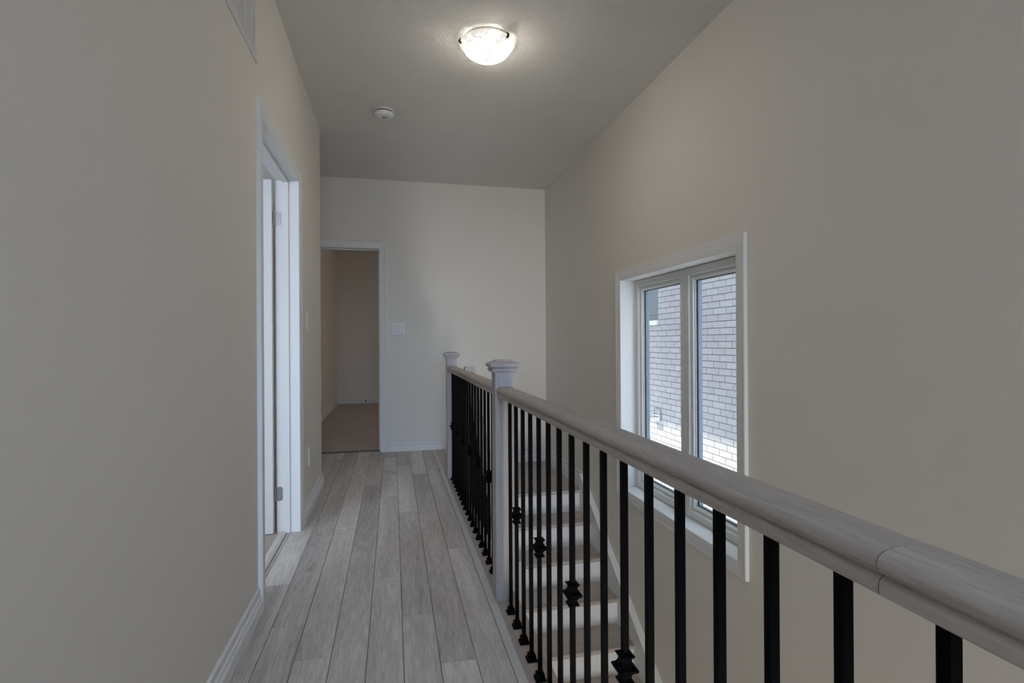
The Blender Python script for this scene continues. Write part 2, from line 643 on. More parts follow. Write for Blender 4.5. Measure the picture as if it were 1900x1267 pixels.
# ------------------------------------------------------------------ hallway floor: every plank its own board
mb = MB()
mb.box(XL - 0.118, XS - 0.02, YR, YC, -0.28, -0.0125)
mb.box(XA, XS - 0.02, YC, YF + 0.075, -0.28, -0.0125)
mb.box(XS - 0.02, XR, YR, -0.80, -0.28, -0.0125)
floor = structure(mb.build('floor', 'subfloor'), 'grey-beige oak plank floor running down the hallway', 'floor')
PL, PW = 1.322, 0.1236
cols = []   # x0, x1, joint
edges = [-0.4632, -0.3410, -0.2173, -0.0936, 0.0302, 0.1538, 0.2774, 0.3880]
joints = [2.572, 2.191, 1.947, 2.879, 2.539, 2.163, 1.814, 2.813]
cols.append((XL, edges[0], joints[0], YR, YF + 0.07))
for i in range(7):
    cols.append((edges[i], edges[i + 1], joints[i + 1], YR, YF + 0.07))
x = XL
for k, jt in enumerate((2.3, 3.1, 2.75, 2.0, 3.4, 2.55)):          # recess beside the far doorway
    x1 = max(XA, x - PW)
    if x - x1 > 0.01:
        cols.append((x1, x, jt, YC, YF + (0.07 if x1 > D2[0] else -0.001)))
    x = x1
x = 0.388
for k, jt in enumerate((2.3, 2.9, 2.6, 2.0, 3.2, 2.45, 2.8, 2.1, 2.65, 3.0)):   # behind the viewer
    x1 = min(XR, x + PW)
    if x1 - x > 0.01:
        cols.append((x, x1, jt, YR, -0.802 if k else -0.802))
    x = x1
meshes = {}


def plank(x0, x1, y0, y1):
    key = (round(x1 - x0, 4), round(y1 - y0, 4))
    org = ((x0 + x1) / 2, (y0 + y1) / 2, -0.0125)
    if key in meshes:
        return copy_part(meshes[key], org, floor)
    g = 0.0009
    mb = MB()
    mb.bbox(x0 + g, x1 - g, y0 + g, y1 - g, -0.0125, 0.0, 0.0012)
    meshes[key] = mb.build('plank', 'plank', floor, org)
    return meshes[key]


XD = edges[0] - PW


def notched_plank(pts):
    g = 0.0009
    mb_ = MB()
    mb_.loft([[(x_, y_, z_) for x_, y_ in offset_closed(pts, o_)] for z_, o_ in ((-0.0125, g), (-0.0012, g), (0.0, g + 0.0012))])
    return mb_.build('plank', 'plank', floor)


def offset_closed(pts, d):
    ext = [pts[-1]] + pts + [pts[0]]
    return offset_poly(ext, d)[1:-1]


for ci, (x0, x1, jt, ya, yb) in enumerate(cols):
    y = jt - PL * math.ceil((jt - ya) / PL)
    while y < yb:
        a, b = max(y, ya), min(y + PL, yb)
        if ci == 0 and abs(b - jt) < 0.01:            # boards reaching into the bedroom doorway are notched round the wall
            notched_plank([(XL, a), (x1, a), (x1, b), (XD, b), (XD, D1[0] + 0.001), (XL, D1[0] + 0.001)])
        elif ci == 0 and abs(a - jt) < 0.01:
            notched_plank([(XD, a), (x1, a), (x1, b), (XL, b), (XL, D1[1] - 0.001), (XD, D1[1] - 0.001)])
        elif b - a > 0.004:
            plank(x0, x1, a, b)
        y += PL
# piece of flooring reaching into the bedroom doorway
plank(XL - 0.063, XD, D1[0] + 0.001, D1[1] - 0.001)

mb = MB()
mb.loft([[(XL - 0.104, y, 0.0), (XL - 0.104, y, 0.008), (XL - 0.092, y, 0.011), (XL - 0.076, y, 0.011),
          (XL - 0.064, y, 0.005), (XL - 0.064, y, -0.01)] for y in (D1[0] + 0.001, D1[1] - 0.001)])
structure(mb.build('trim_1', 'stripw'), 'grey wooden transition strip on the threshold of the left doorway', 'threshold')
mb = MB()
mb.loft([[(x, YF + 0.055, 0.0), (x, YF + 0.058, 0.007), (x, YF + 0.068, 0.010), (x, YF + 0.080, 0.010), (x, YF + 0.088, 0.004)]
         for x in (D2[0] + 0.001, D2[1] - 0.001)])
structure(mb.build('trim_2', 'darkstrip'), 'dark thin transition strip between planks and back-room carpet', 'threshold')

# edging strip along the railing (two lengths) and the board the railing stands on
trim3 = empty('trim_3', (0.405, 2.4, 0), 'long pale wooden edging strip on the floor along the railing', 'edging', None, 'structure')
for a, b in ((-0.80, 2.418), (2.4195, NOSE0)):
    MB().loft([[(0.3885, y, -0.0125), (0.3885, y, 0.001), (0.392, y, 0.0045), (0.416, y, 0.006), (0.4200, y, 0.004), (0.4200, y, -0.0125)]
               for y in (a, b)]).build('strip', 'stripw', trim3)
trim4 = empty('trim_4', (0.47, 2.0, 0), 'pinkish oak board with rounded nosing under the balusters', 'nosing board', None, 'structure')
prof4 = [(0.4205, -0.0125), (0.4205, 0.0), (XS - 0.008, 0.0), (XS - 0.002, -0.004), (XS, -0.011), (XS - 0.002, -0.019), (XS - 0.008, -0.0225), (0.44, -0.0225)]
for a, b in ((-0.80, 1.12), (1.121, 3.02), (3.021, NOSE0)):
    MB().loft([[(px, y, pz) for px, pz in prof4] for y in (a, b)]).build('board', 'base_oak', trim4)
MB().loft([[(px, y, pz) for px, pz in prof4] for y in (NOSE0 + 0.0005, YF)]).build('board', 'base_oak', trim4)
mb = MB()
mb.box(0.3885, 0.4200, NOSE0 + 0.0005, YF, -0.0125, 0.0)
mb.build('strip', 'stripw', trim3)
mb = MB()
mb.box(XS - 0.022, XS - 0.006, -0.80, YF, -0.30, -0.0235)
structure(mb.build('trim_5', 'trim'), 'white fascia board under the edge of the hallway floor', 'fascia')

# ------------------------------------------------------------------ baseboards
baseboard('baseboard_left', [(XL, D1[0] - 0.0765), (XL, YR)], 0,
          'white moulded baseboard along the near left wall')
baseboard('baseboard_left_far', [(XA, YC), (XL, YC), (XL, D1[1] + 0.0765)], 0,
          'white moulded baseboard wrapping the corner beyond the left doorway')
baseboard('baseboard_far', [(XS - 0.03, YF), (D2[1] + 0.0765, YF)], 0,
          'white moulded baseboard on the far wall right of its doorway')
baseboard('baseboard_landing', [(XR, NOSE0 + 0.03), (XR, YF), (XS, YF)], LAND,
          'white moulded baseboard in the corner of the stair landing', None, 1.36)
baseboard('baseboard_back_room', [(2.30, YB), (XB, YB), (XB, YF + 0.12)], 0.006,
          'white baseboard around the carpeted back room')

# ------------------------------------------------------------------ left doorway
door1 = empty('door_1', (XL - 0.06, (D1[0] + D1[1]) / 2, 0), 'open white door with nickel hinges in the left wall', 'door', None, 'structure')
casing([(D1[1], 0.0), (D1[1], D1[2]), (D1[0], D1[2]), (D1[0], 0.0)][::-1], lambda a, z, t: (XL + t, a, z), door1)
jx0, jx1 = XL - 0.118, XL
for ya, yb, za, zb in ((D1[0] - 0.02, D1[0], 0, D1[2] + 0.02), (D1[1], D1[1] + 0.02, 0, D1[2] + 0.02), (D1[0], D1[1], D1[2], D1[2] + 0.02)):
    MB().box(jx0, jx1, ya, yb, za, zb).build('jamb', 'trim', door1)
sx0, sx1 = XL - 0.080, XL - 0.046
for ya, yb, za, zb in ((D1[0], D1[0] + 0.011, 0.002, D1[2]), (D1[1] - 0.011, D1[1], 0.002, D1[2]), (D1[0] + 0.011, D1[1] - 0.011, D1[2] - 0.011, D1[2])):
    MB().box(sx0, sx1, ya, yb, za, zb).build('door_stop', 'trim', door1)
# leaf swung open into the bedroom, two recessed panels per face
lx1, lx0 = jx0 - 0.013, jx0 - 0.013 - 0.860
ly1, ly0 = D1[1] - 0.002, D1[1] - 0.037
mb = MB()
mb.box(lx0, lx1, ly0, ly1, 0.012, 2.034)
leaf = mb.build('leaf', 'trim', door1)
for za, zb in ((0.25, 0.95), (1.12, 1.88)):
    for ys, sg in ((ly0, -1), (ly1, 1)):
        p = []
        for ins, dep in ((0, 0.0005), (0.012, 0.006), (0.03, 0.0035), (0.045, 0.0045)):
            p.append([(lx0 + 0.13 + ins, ys + sg * dep, za + ins), (lx1 - 0.13 - ins, ys + sg * dep, za + ins),
                      (lx1 - 0.13 - ins, ys + sg * dep, zb - ins), (lx0 + 0.13 + ins, ys + sg * dep, zb - ins)])
        MB().loft(p).build('panel_moulding', 'trim', leaf)


def hinge(zc):
    mb = MB()
    # leaf plate let into the jamb with rounded corners
    pts = []
    hw, hh, r = 0.016, 0.040, 0.012
    xa = jx0
    prof = [(xa, zc - hh), (xa + 2 * hw - r, zc - hh)]
    for k in range(1, 5):
        a = -math.pi / 2 + k * math.pi / 8
        prof.append((xa + 2 * hw - r + r * math.cos(a), zc - hh + r + r * math.sin(a)))
    prof.append((xa + 2 * hw, zc + hh - r))
    for k in range(1, 5):
        a = k * math.pi / 8
        prof.append((xa + 2 * hw - r + r * math.cos(a), zc + hh - r + r * math.sin(a)))
    prof.append((xa, zc + hh))
    mb.loft([[(x_, y_, z_) for x_, z_ in prof] for y_ in (D1[1] - 0.0022, D1[1] + 0.0004)][::-1])
    h_ = mb.build('hinge', 'nickel', door1)
    MB().lathe(jx0 - 0.006, D1[1] - 0.004, [(0.0062, zc - 0.043), (0.0062, zc + 0.043)], 12).build('hinge_pin', 'nickel', h_)
    for dz in (-0.022, 0.004, 0.026):
        MB().lathe(jx0 + 0.020 - 0.006 * (dz > 0), zc + dz, [(0.004, D1[1] - 0.0034), (0.004, D1[1] - 0.002)], 10, 'Y').build('screw', 'nickel', h_)


for zc in (1.822, 0.228):
    hinge(zc)

# ------------------------------------------------------------------ far doorway
door2 = empty('door_2', ((D2[0] + D2[1]) / 2, YF + 0.06, 0), 'white framed open doorway into the dim back room', 'door', None, 'structure')
casing([(D2[0], 0.0), (D2[0], D2[2]), (D2[1], D2[2]), (D2[1], 0.0)], lambda a, z, t: (a, YF - t, z), door2)
for xa, xb, za, zb in ((D2[0] - 0.02, D2[0], 0, D2[2] + 0.02), (D2[1], D2[1] + 0.02, 0, D2[2] + 0.02), (D2[0], D2[1], D2[2], D2[2] + 0.02)):
    MB().box(xa, xb, YF, YF + 0.118, za, zb).build('jamb', 'trim', door2)
for xa, xb, za, zb in ((D2[0], D2[0] + 0.011, 0.012, D2[2]), (D2[1] - 0.011, D2[1], 0.012, D2[2]), (D2[0] + 0.011, D2[1] - 0.011, D2[2] - 0.011, D2[2])):
    MB().box(xa, xb, YF + 0.046, YF + 0.080, za, zb).build('door_stop', 'trim', door2)
mb = MB()
mb.box(D2[0] + 0.002, D2[0] + 0.037, YF + 0.128, YF + 0.128 + 0.765, 0.018, 2.034)
leaf2 = mb.build('leaf', 'trim', door2)
mb = MB()
xk = D2[0] + 0.037
mb.lathe(YF + 0.82, 0.935, [(0.030, xk), (0.030, xk + 0.006), (0.011, xk + 0.010), (0.011, xk + 0.032), (0.026, xk + 0.040),
                            (0.028, xk + 0.055), (0.020, xk + 0.066)], 20, 'X')
mb.build('knob', 'nickel', leaf2, smooth=True)

# ------------------------------------------------------------------ stair window
win = empty('window_1', (XR, (W[0] + W[1]) / 2, W[2]), 'two-pane white vinyl stair window looking onto pale brick', 'window', None, 'structure')
XW = 1.713          # inner face of the vinyl frame
casing([(W[0], W[2]), (W[1], W[2]), (W[1], W[3]), (W[0], W[3])][::-1], lambda a, z, t: (XR - t, a, z), win, True)
for ya, yb, za, zb in ((W[0] - 0.016, W[0], W[2], W[3]), (W[1], W[1] + 0.016, W[2], W[3]),
                       (W[0] - 0.016, W[1] + 0.016, W[2] - 0.016, W[2]), (W[0] - 0.016, W[1] + 0.016, W[3], W[3] + 0.016)):
    MB().box(XR, XO, ya, yb, za, zb).build('window_jamb', 'trim', win)


def ring_frame(y0, y1, z0, z1, prof, name, mat, parent):
    """frame whose section prof = [(inset, x)] runs around the rectangle"""
    mb = MB()
    rings = []
    for (ya, za, sy, sz) in ((y0, z0, 1, 1), (y1, z0, -1, 1), (y1, z1, -1, -1), (y0, z1, 1, -1)):
        rings.append([(x_, ya + sy * i_, za + sz * i_) for i_, x_ in prof])
    mb.loft(rings, cap=False, closed=True)
    return mb.build(name, mat, parent)


YM = 2.866
for y0, y1 in ((W[0], YM), (YM, W[1])):
    e = 0.0015
    fr = ring_frame(y0 + e, y1 - e, W[2] + e, W[3] - e,
                    [(0, XW + 0.085), (0, XW + 0.003), (0.003, XW), (0.042, XW), (0.046, XW + 0.004), (0.046, XW + 0.085)],
                    'frame', 'vinyl', win)
    ring_frame(y0 + 0.046, y1 - 0.046, W[2] + 0.046, W[3] - 0.046,
               [(0.0, XW + 0.06), (0.0, XW + 0.016), (0.019, XW + 0.016), (0.022, XW + 0.019), (0.022, XW + 0.06)],
               'sash', 'vinyl', fr)
    ring_frame(y0 + 0.068, y1 - 0.068, W[2] + 0.068, W[3] - 0.068,
               [(0.0, XW + 0.034), (0.0, XW + 0.024), (0.008, XW + 0.030), (0.008, XW + 0.034)],
               'glazing_bead', 'vinyl', fr)
    ring_frame(y0 + 0.068, y1 - 0.068, W[2] + 0.068, W[3] - 0.068,
               [(0.0, XW + 0.0385), (0.0, XW + 0.0345), (0.0105, XW + 0.0345), (0.0105, XW + 0.0385)],
               'gasket', 'gasket', fr)
    ring_frame(y0 + 0.068, y1 - 0.068, W[2] + 0.068, W[3] - 0.068,
               [(0.0, XW + 0.0565), (0.0, XW + 0.0435), (0.012, XW + 0.0435), (0.012, XW + 0.0565)],
               'spacer', 'spacer', fr)
    ring_frame(y0 + 0.066, y1 - 0.066, W[2] + 0.066, W[3] - 0.066,
               [(0.0, XW + 0.0745), (0.0, XW + 0.0615), (0.006, XW + 0.0615), (0.006, XW + 0.0745)],
               'outer_stop', 'spacer', fr)
    for xg in (XW + 0.0390, XW + 0.057):
        mb = MB()
        mb.box(xg, xg + 0.004, y0 + 0.069, y1 - 0.069, W[2] + 0.069, W[3] - 0.069)
        mb.build('pane', 'glass', fr)

# ------------------------------------------------------------------ staircase
stairs = empty('staircase', (1.05, 3.0, LOW), 'staircase with taupe oak treads and white risers below the railing', 'staircase')
XT0, XT1 = XS + 0.002, 1.566


def tread_board(y0, y1, z, name, x1=XT1):
    """y0 is the nosing side"""
    t = 0.026
    prof = [(y0 + 0.006, z), (y1, z), (y1, z - t), (y0 + 0.006, z - t), (y0 + 0.0015, z - t + 0.005), (y0, z - t / 2), (y0 + 0.0015, z - 0.005)]
    return MB().loft([[(x_, y_, z_) for y_, z_ in prof] for x_ in (XT0, x1)]).build(name, 'tread', stairs)


tread_board(NOSE0, NOSE0 + 0.09, LAND, 'landing_nosing', 1.586)
yb_ = NOSE0 + 0.0915
k = 0
while yb_ < YF - 0.01:
    y2 = min(yb_ + 0.13, YF - 0.001)
    mb = MB()
    mb.bbox(XT0, XR - 0.001, yb_ + 0.0006, y2 - 0.0006, LAND - 0.026, LAND, 0.001)
    mb.build('landing_board', 'tread', stairs)
    yb_ = y2
MB().box(XS - 0.0055, XS + 0.0015, NOSE0 + 0.02, YF - 0.001, LAND, -0.0235).build('riser', 'trim', stairs)
nst = 13
for i in range(nst + 1):
    zt = LAND - RISE * i
    yn = NOSE0 - RUN * i
    # riser below nosing i
    MB().box(XT0, XT1, yn + 0.028, yn + 0.044, zt - RISE, zt - 0.026).build('riser', 'trim', stairs)
    MB().box(XT0, XT1, yn + 0.018, yn + 0.028, zt - 0.040, zt - 0.026).build('cove_moulding', 'trim', stairs)
    if i:
        tread_board(yn, yn + RUN + 0.030, zt, 'tread')
# wall-side skirt board following the flight
sl = RISE / RUN
pts = [(NOSE0 + 0.03, LAND + 0.135), (NOSE0 - 0.02, LAND + 0.125)]
yend = NOSE0 - RUN * nst
top = [(NOSE0 + 0.03, LAND + 0.137), (NOSE0 + 0.0, LAND + 0.120), (yend, LAND + 0.120 - (NOSE0 - yend) * sl)]
bot = [(yend, LAND - 0.36 - (NOSE0 - yend) * sl), (NOSE0 + 0.0, LAND - 0.36), (NOSE0 + 0.03, LAND - 0.36)]
MB().loft([[(x_, y_, z_) for y_, z_ in top + bot] for x_ in (XT1 + 0.001, XR - 0.0015)]).build('skirt_board', 'trim', stairs)
top2 = [(NOSE0 + 0.0, LAND + 0.120), (yend, LAND + 0.120 - (NOSE0 - yend) * sl)]
MB().loft([[(x_, y_, z_ + dz) for (y_, z_), dz in ((top2[0], 0), (top2[1], 0), (top2[1], 0.012), (top2[0], 0.012))]
           for x_ in (XT1 - 0.006, XR - 0.0015)]).build('skirt_cap', 'trim', stairs)

mb = MB()
mb.box(XL - 0.118, XO, YR, YF, LOW - 0.1, LOW)
structure(mb.build('floor_lower', 'subfloor'), 'lower storey floor at the foot of the stairs', 'floor')

# ------------------------------------------------------------------ railings
BX = 0.461
rail1 = empty('hall_railing', (BX, 2.2, 0), 'long level railing of washed oak and black iron balusters along the hallway', 'railing')
rail2 = empty('stair_railing', (0.615, 3.4, -1.0), 'sloping stair railing hidden behind the far run of black balusters', 'railing')


def newel(x0, y0, z0, z1, parent, cap=True, w=0.083):
    mb = MB()
    c = 0.003

    def octo(z, b):
        return [(x0 + b, y0, z), (x0 + w - b, y0, z), (x0 + w, y0 + b, z), (x0 + w, y0 + w - b, z),
                (x0 + w - b, y0 + w, z), (x0 + b, y0 + w, z), (x0, y0 + w - b, z), (x0, y0 + b, z)]
    mb.loft([octo(z0, c), octo(z1, c)])
    p = mb.build('newel_post', 'newel', parent)
    cx, cy = x0 + w / 2, y0 + w / 2
    if cap:
        def sq(hw, z):
            return rect(cx - hw, cx + hw, cy - hw, cy + hw, z)
        mb = MB()
        prof = [(0.046, 0.0), (0.052, 0.001), (0.0555, 0.005), (0.057, 0.010), (0.0555, 0.014), (0.0525, 0.0165), (0.0545, 0.019),
                (0.061, 0.022), (0.0640, 0.027), (0.0640, 0.033), (0.061, 0.038), (0.0565, 0.040), (0.052, 0.0415), (0.036, 0.048), (0.034, 0.0485)]
        mb.loft([sq(r_, z1 + z_) for r_, z_ in prof])
        mb.build('cap', 'newel', p)
        mb = MB()
        mb.loft([sq(0.034, z1 + 0.0485), sq(0.034, z1 + 0.0515), sq(0.032, z1 + 0.0525)])
        mb.build('cap_plate', 'base_oak', p)
    return p


newel(0.4195, 2.182, 0.0, 0.970, rail1)
newel(0.4235, 4.268, 0.0, 0.970, rail1)
newel(0.4195, -0.795, 0.0, 0.970, rail1)

RAIL = [(0.0300, -0.043), (0.0340, -0.0415), (0.0342, -0.0310), (0.0325, -0.0275), (0.0290, -0.0250), (0.0295, -0.0235), (0.0345, -0.0205),
        (0.0365, -0.0160), (0.0362, -0.0115), (0.0335, -0.0065), (0.0270, -0.0030), (0.0160, -0.0008), (0.0, 0.0)]
SEC = [(-a, b) for a, b in RAIL] + [(a, b) for a, b in RAIL[-2::-1]]


def handrail(y0, y1, parent, k=1.0, ztop=0.9095):
    mb = MB()
    mb.loft([[(BX + a * k, y, ztop + b * k) for a, b in SEC] for y in (y0, y1)])
    return mb.build('handrail', 'rail', parent, smooth=True)


handrail(2.265, 4.268, rail1)
handrail(0.392, 2.182, rail1)
handrail(-0.712, 0.3908, rail1, 1.014, 0.9100)


def sq_ring(cx, cy, hw, z):
    return rect(cx - hw, cx + hw, cy - hw, cy + hw, z)


KN = [(0.0075, -0.030), (0.0150, -0.0275), (0.0150, -0.0250), (0.0120, -0.0225), (0.0102, -0.0180), (0.0105, -0.0130), (0.0135, -0.0085),
      (0.0200, -0.0040), (0.0213, -0.0015), (0.0213, 0.0015), (0.0200, 0.0035), (0.0150, 0.0070), (0.0118, 0.0120), (0.0105, 0.0170),
      (0.0110, 0.0205), (0.0135, 0.0235), (0.0155, 0.0260), (0.0155, 0.0280), (0.0100, 0.0300)]
SH = [(0.0175, 0.0), (0.0175, 0.005), (0.0160, 0.008), (0.0125, 0.0115), (0.0112, 0.0145), (0.0128, 0.0165), (0.0128, 0.0215), (0.0110, 0.0245), (0.0068, 0.0250)]
tmpl = {}


def baluster(x, y, z0, z1, parent, knuckle, zk):
    key = ('bar', round(z1 - z0, 3))
    org = (x, y, z0)
    if key in tmpl:
        b_ = copy_part(tmpl[key], org, parent)
    else:
        mb = MB()
        w_ = 0.00635
        mb.loft([sq_ring(x, y, w_, z0), sq_ring(x, y, w_, z1)])
        b_ = tmpl[key] = mb.build('baluster', 'iron', parent, org)
    if 'shoe' in tmpl:
        copy_part(tmpl['shoe'], org, b_)
    else:
        mb = MB()
        mb.loft([sq_ring(x, y, hw, z0 + z_) for hw, z_ in SH])
        tmpl['shoe'] = mb.build('shoe', 'iron', b_, org)
    if knuckle:
        ok = (x, y, zk)
        if 'knuckle' in tmpl:
            copy_part(tmpl['knuckle'], ok, b_)
        else:
            mb = MB()
            mb.loft([sq_ring(x, y, hw, zk + z_) for hw, z_ in KN])
            tmpl['knuckle'] = mb.build('knuckle', 'iron', b_, ok)
    return b_


for k in range(26):
    y = 2.086 - 0.1081 * k
    if y < -0.68:
        break
    baluster(BX, y, 0.0, 0.8672, rail1, k % 3 == 1, 0.4295)
for k in range(18):
    baluster(BX, 4.206 - 0.1083 * k, 0.0, 0.8672, rail1, k % 3 == 0, 0.4295)

# stair railing: plain upper post, sloping rail, lower post, balusters on the treads
SX = 0.617
newel(SX - 0.0415, 4.300, LAND, 0.895, rail2, False)
ylo = 2.690
zlo_t = LAND - RISE * math.ceil((NOSE0 - (ylo + 0.02)) / RUN)
newel(SX - 0.0415, ylo, zlo_t, -0.055, rail2, False)
za = 0.858


def rz(y):
    return za - (4.300 - y) * sl


mb = MB()
mb.loft([[(SX + a, y, rz(y) + b * 1.2) for a, b in SEC] for y in (ylo + 0.083, 4.300)])
mb.build('handrail', 'rail', rail2, smooth=True)
y = 4.21
i = 0
while y > ylo + 0.12:
    st = math.ceil((NOSE0 - y) / RUN)
    z0 = LAND - RISE * st
    baluster(SX, y, z0, rz(y) - 0.050, rail2, i % 3 == 0, z0 + 0.52 - 0.0)
    y -= RUN / 2
    i += 1

# ------------------------------------------------------------------ ceiling light
LX, LY = 0.509, 2.818
HB = H + 0.013
lamp = empty('ceiling_light', (LX, LY, H), 'lit round alabaster glass flush ceiling light with dark clips', 'ceiling light')
mb = MB()
mb.lathe(LX, LY, [(0.118, H), (0.126, H - 0.003), (0.128, H - 0.012), (0.126, H - 0.021), (0.02, H - 0.021)], 48)
mb.build('pan', 'plate', lamp, smooth=True)
mb = MB()
prof = [(0.1470, HB - 0.0355), (0.1495, HB - 0.0380), (0.1490, HB - 0.0410), (0.1400, HB - 0.0445), (0.1330, HB - 0.0475), (0.1295, HB - 0.0510)]
for k in range(1, 15):
    a = k / 14 * math.pi / 2
    prof.append((0.1285 * math.cos(a) ** 0.95 + 0.0010, HB - 0.0510 - 0.068 * math.sin(a) ** 1.12))
mb.lathe(LX, LY, prof, 56)
bowl = mb.build('glass_bowl', 'lampglass', lamp, smooth=True)
bowl['label'] = 'glowing swirled alabaster glass bowl'
for ang in (186, 306, 66):
    a = math.radians(ang)
    ca, sa = math.cos(a), math.sin(a)
    mb = MB()

    def pt_(r_, s_, z_):
        return (LX + ca * r_ - sa * s_, LY + sa * r_ + ca * s_, z_)
    rings = []
    for s_ in (-0.0065, 0.0065):
        rings.append([pt_(0.1375, s_, HB - 0.030), pt_(0.152, s_, HB - 0.030), pt_(0.1545, s_, HB - 0.036), pt_(0.1535, s_, HB - 0.050),
                      pt_(0.1435, s_, HB - 0.0555), pt_(0.1425, s_, HB - 0.0525), pt_(0.1505, s_, HB - 0.048), pt_(0.1505, s_, HB - 0.034), pt_(0.1375, s_, HB - 0.0335)])
    mb.loft(rings)
    c_ = mb.build('clip', 'bronze', lamp)
    mb = MB()
    px, py, pz = pt_(0.1535, 0, HB - 0.043)
    mb.lathe(px, py, [(0.0015, pz - 0.007), (0.006, pz - 0.004), (0.007, pz), (0.006, pz + 0.004), (0.0015, pz + 0.007)], 12)
    mb.build('thumb_screw', 'bronze', c_, smooth=True)

# ------------------------------------------------------------------ smoke detector
DX, DY = -0.052, 3.822
sm = empty('smoke_detector', (DX, DY, H), 'small round white smoke detector on the ceiling', 'smoke detector')
mb = MB()
mb.lathe(DX, DY, [(0.060, H), (0.068, H - 0.002), (0.069, H - 0.011), (0.067, H - 0.0135)], 40)
mb.build('mounting_base', 'plate', sm, smooth=True)
mb = MB()
mb.lathe(DX, DY, [(0.0635, H - 0.0135), (0.0635, H - 0.0205)], 40)
mb.build('sensing_slot', 'slot', sm, smooth=True)
mb = MB()
mb.lathe(DX, DY, [(0.064, H - 0.0205), (0.0675, H - 0.022), (0.0665, H - 0.036), (0.062, H - 0.042), (0.050, H - 0.0465), (0.022, H - 0.048)], 40)
body = mb.build('body', 'plate', sm, smooth=True)
mb = MB()
mb.lathe(DX + 0.004, DY + 0.006, [(0.014, H - 0.0475), (0.0135, H - 0.0495), (0.0105, H - 0.0495), (0.0100, H - 0.0478)], 24)
mb.build('sounder_ring', 'slot', sm, smooth=True)
mb = MB()
mb.lathe(DX + 0.004, DY + 0.006, [(0.0085, H - 0.0475), (0.0083, H - 0.0498), (0.006, H - 0.0510)], 20)
mb.build('test_button', 'plate', sm, smooth=True)

# ------------------------------------------------------------------ return-air grille high on the left wall
GY0, GY1, GZ0, GZ1 = 1.575, 2.337, 2.245, 2.505
gr = empty('air_return_grille', (XL, (GY0 + GY1) / 2, GZ0), 'white return-air grille high on the left wall', 'vent grille')
fw = 0.024
for (ya, yb, za_, zb_, ia, ib) in ((GY0, GY1, GZ0, GZ0 + fw, 'h', 0), (GY0, GY1, GZ1 - fw, GZ1, 'h', 1), (GY0, GY0 + fw, GZ0, GZ1, 'v', 0), (GY1 - fw, GY1, GZ0, GZ1, 'v', 1)):
    if ia == 'h':
        o_, i_ = (za_, zb_) if ib == 0 else (zb_, za_)
        s_ = 1 if ib == 0 else -1
        sec = [(0.0, o_), (0.004, o_), (0.008, o_ + s_ * 0.006), (0.008, i_ - s_ * 0.003), (0.004, i_), (0.0, i_)]
        rings = [[(XL + t, y_ + sg * abs(z_ - o_), z_) for t, z_ in sec] for y_, sg in ((ya, 1), (yb, -1))]
    else:
        o_, i_ = (ya, yb) if ib == 0 else (yb, ya)
        s_ = 1 if ib == 0 else -1
        sec = [(0.0, o_), (0.004, o_), (0.008, o_ + s_ * 0.006), (0.008, i_ - s_ * 0.003), (0.004, i_), (0.0, i_)]
        rings = [[(XL + t, y_, z_ + sg * abs(y_ - o_)) for t, y_ in sec] for z_, sg in ((za_, 1), (zb_, -1))]
    MB().loft(rings).build('grille_frame', 'grille', gr)
MB().box(XL + 0.0003, XL + 0.001, GY0 + fw, GY1 - fw, GZ0 + fw, GZ1 - fw).build('backing', 'grille', gr)
y = GY1 - 0.084
first = None
while y > GY0 + 0.04:
    org = (XL, y, GZ0 + fw)
    if first is None:
        first = MB().box(XL + 0.001, XL + 0.0065, y - 0.0022, y + 0.0022, GZ0 + fw, GZ1 - fw).build('grille_bar', 'grille', gr, org)
    else:
        copy_part(first, org, gr)
    y -= 0.0905
z = GZ0 + fw + 0.004
first = None
while z < GZ1 - fw - 0.008:
    org = (XL, (GY0 + GY1) / 2, z)
    if first is None:
        first = MB().loft([[(XL + 0.001, y_, z), (XL + 0.0052, y_, z + 0.0045), (XL + 0.0052, y_, z + 0.0058), (XL + 0.001, y_, z + 0.0013)]
                           for y_ in (GY0 + fw, GY1 - fw)]).build('louvre_blade', 'grille', gr, org)
    else:
        copy_part(first, org, gr)
    z += 0.0098

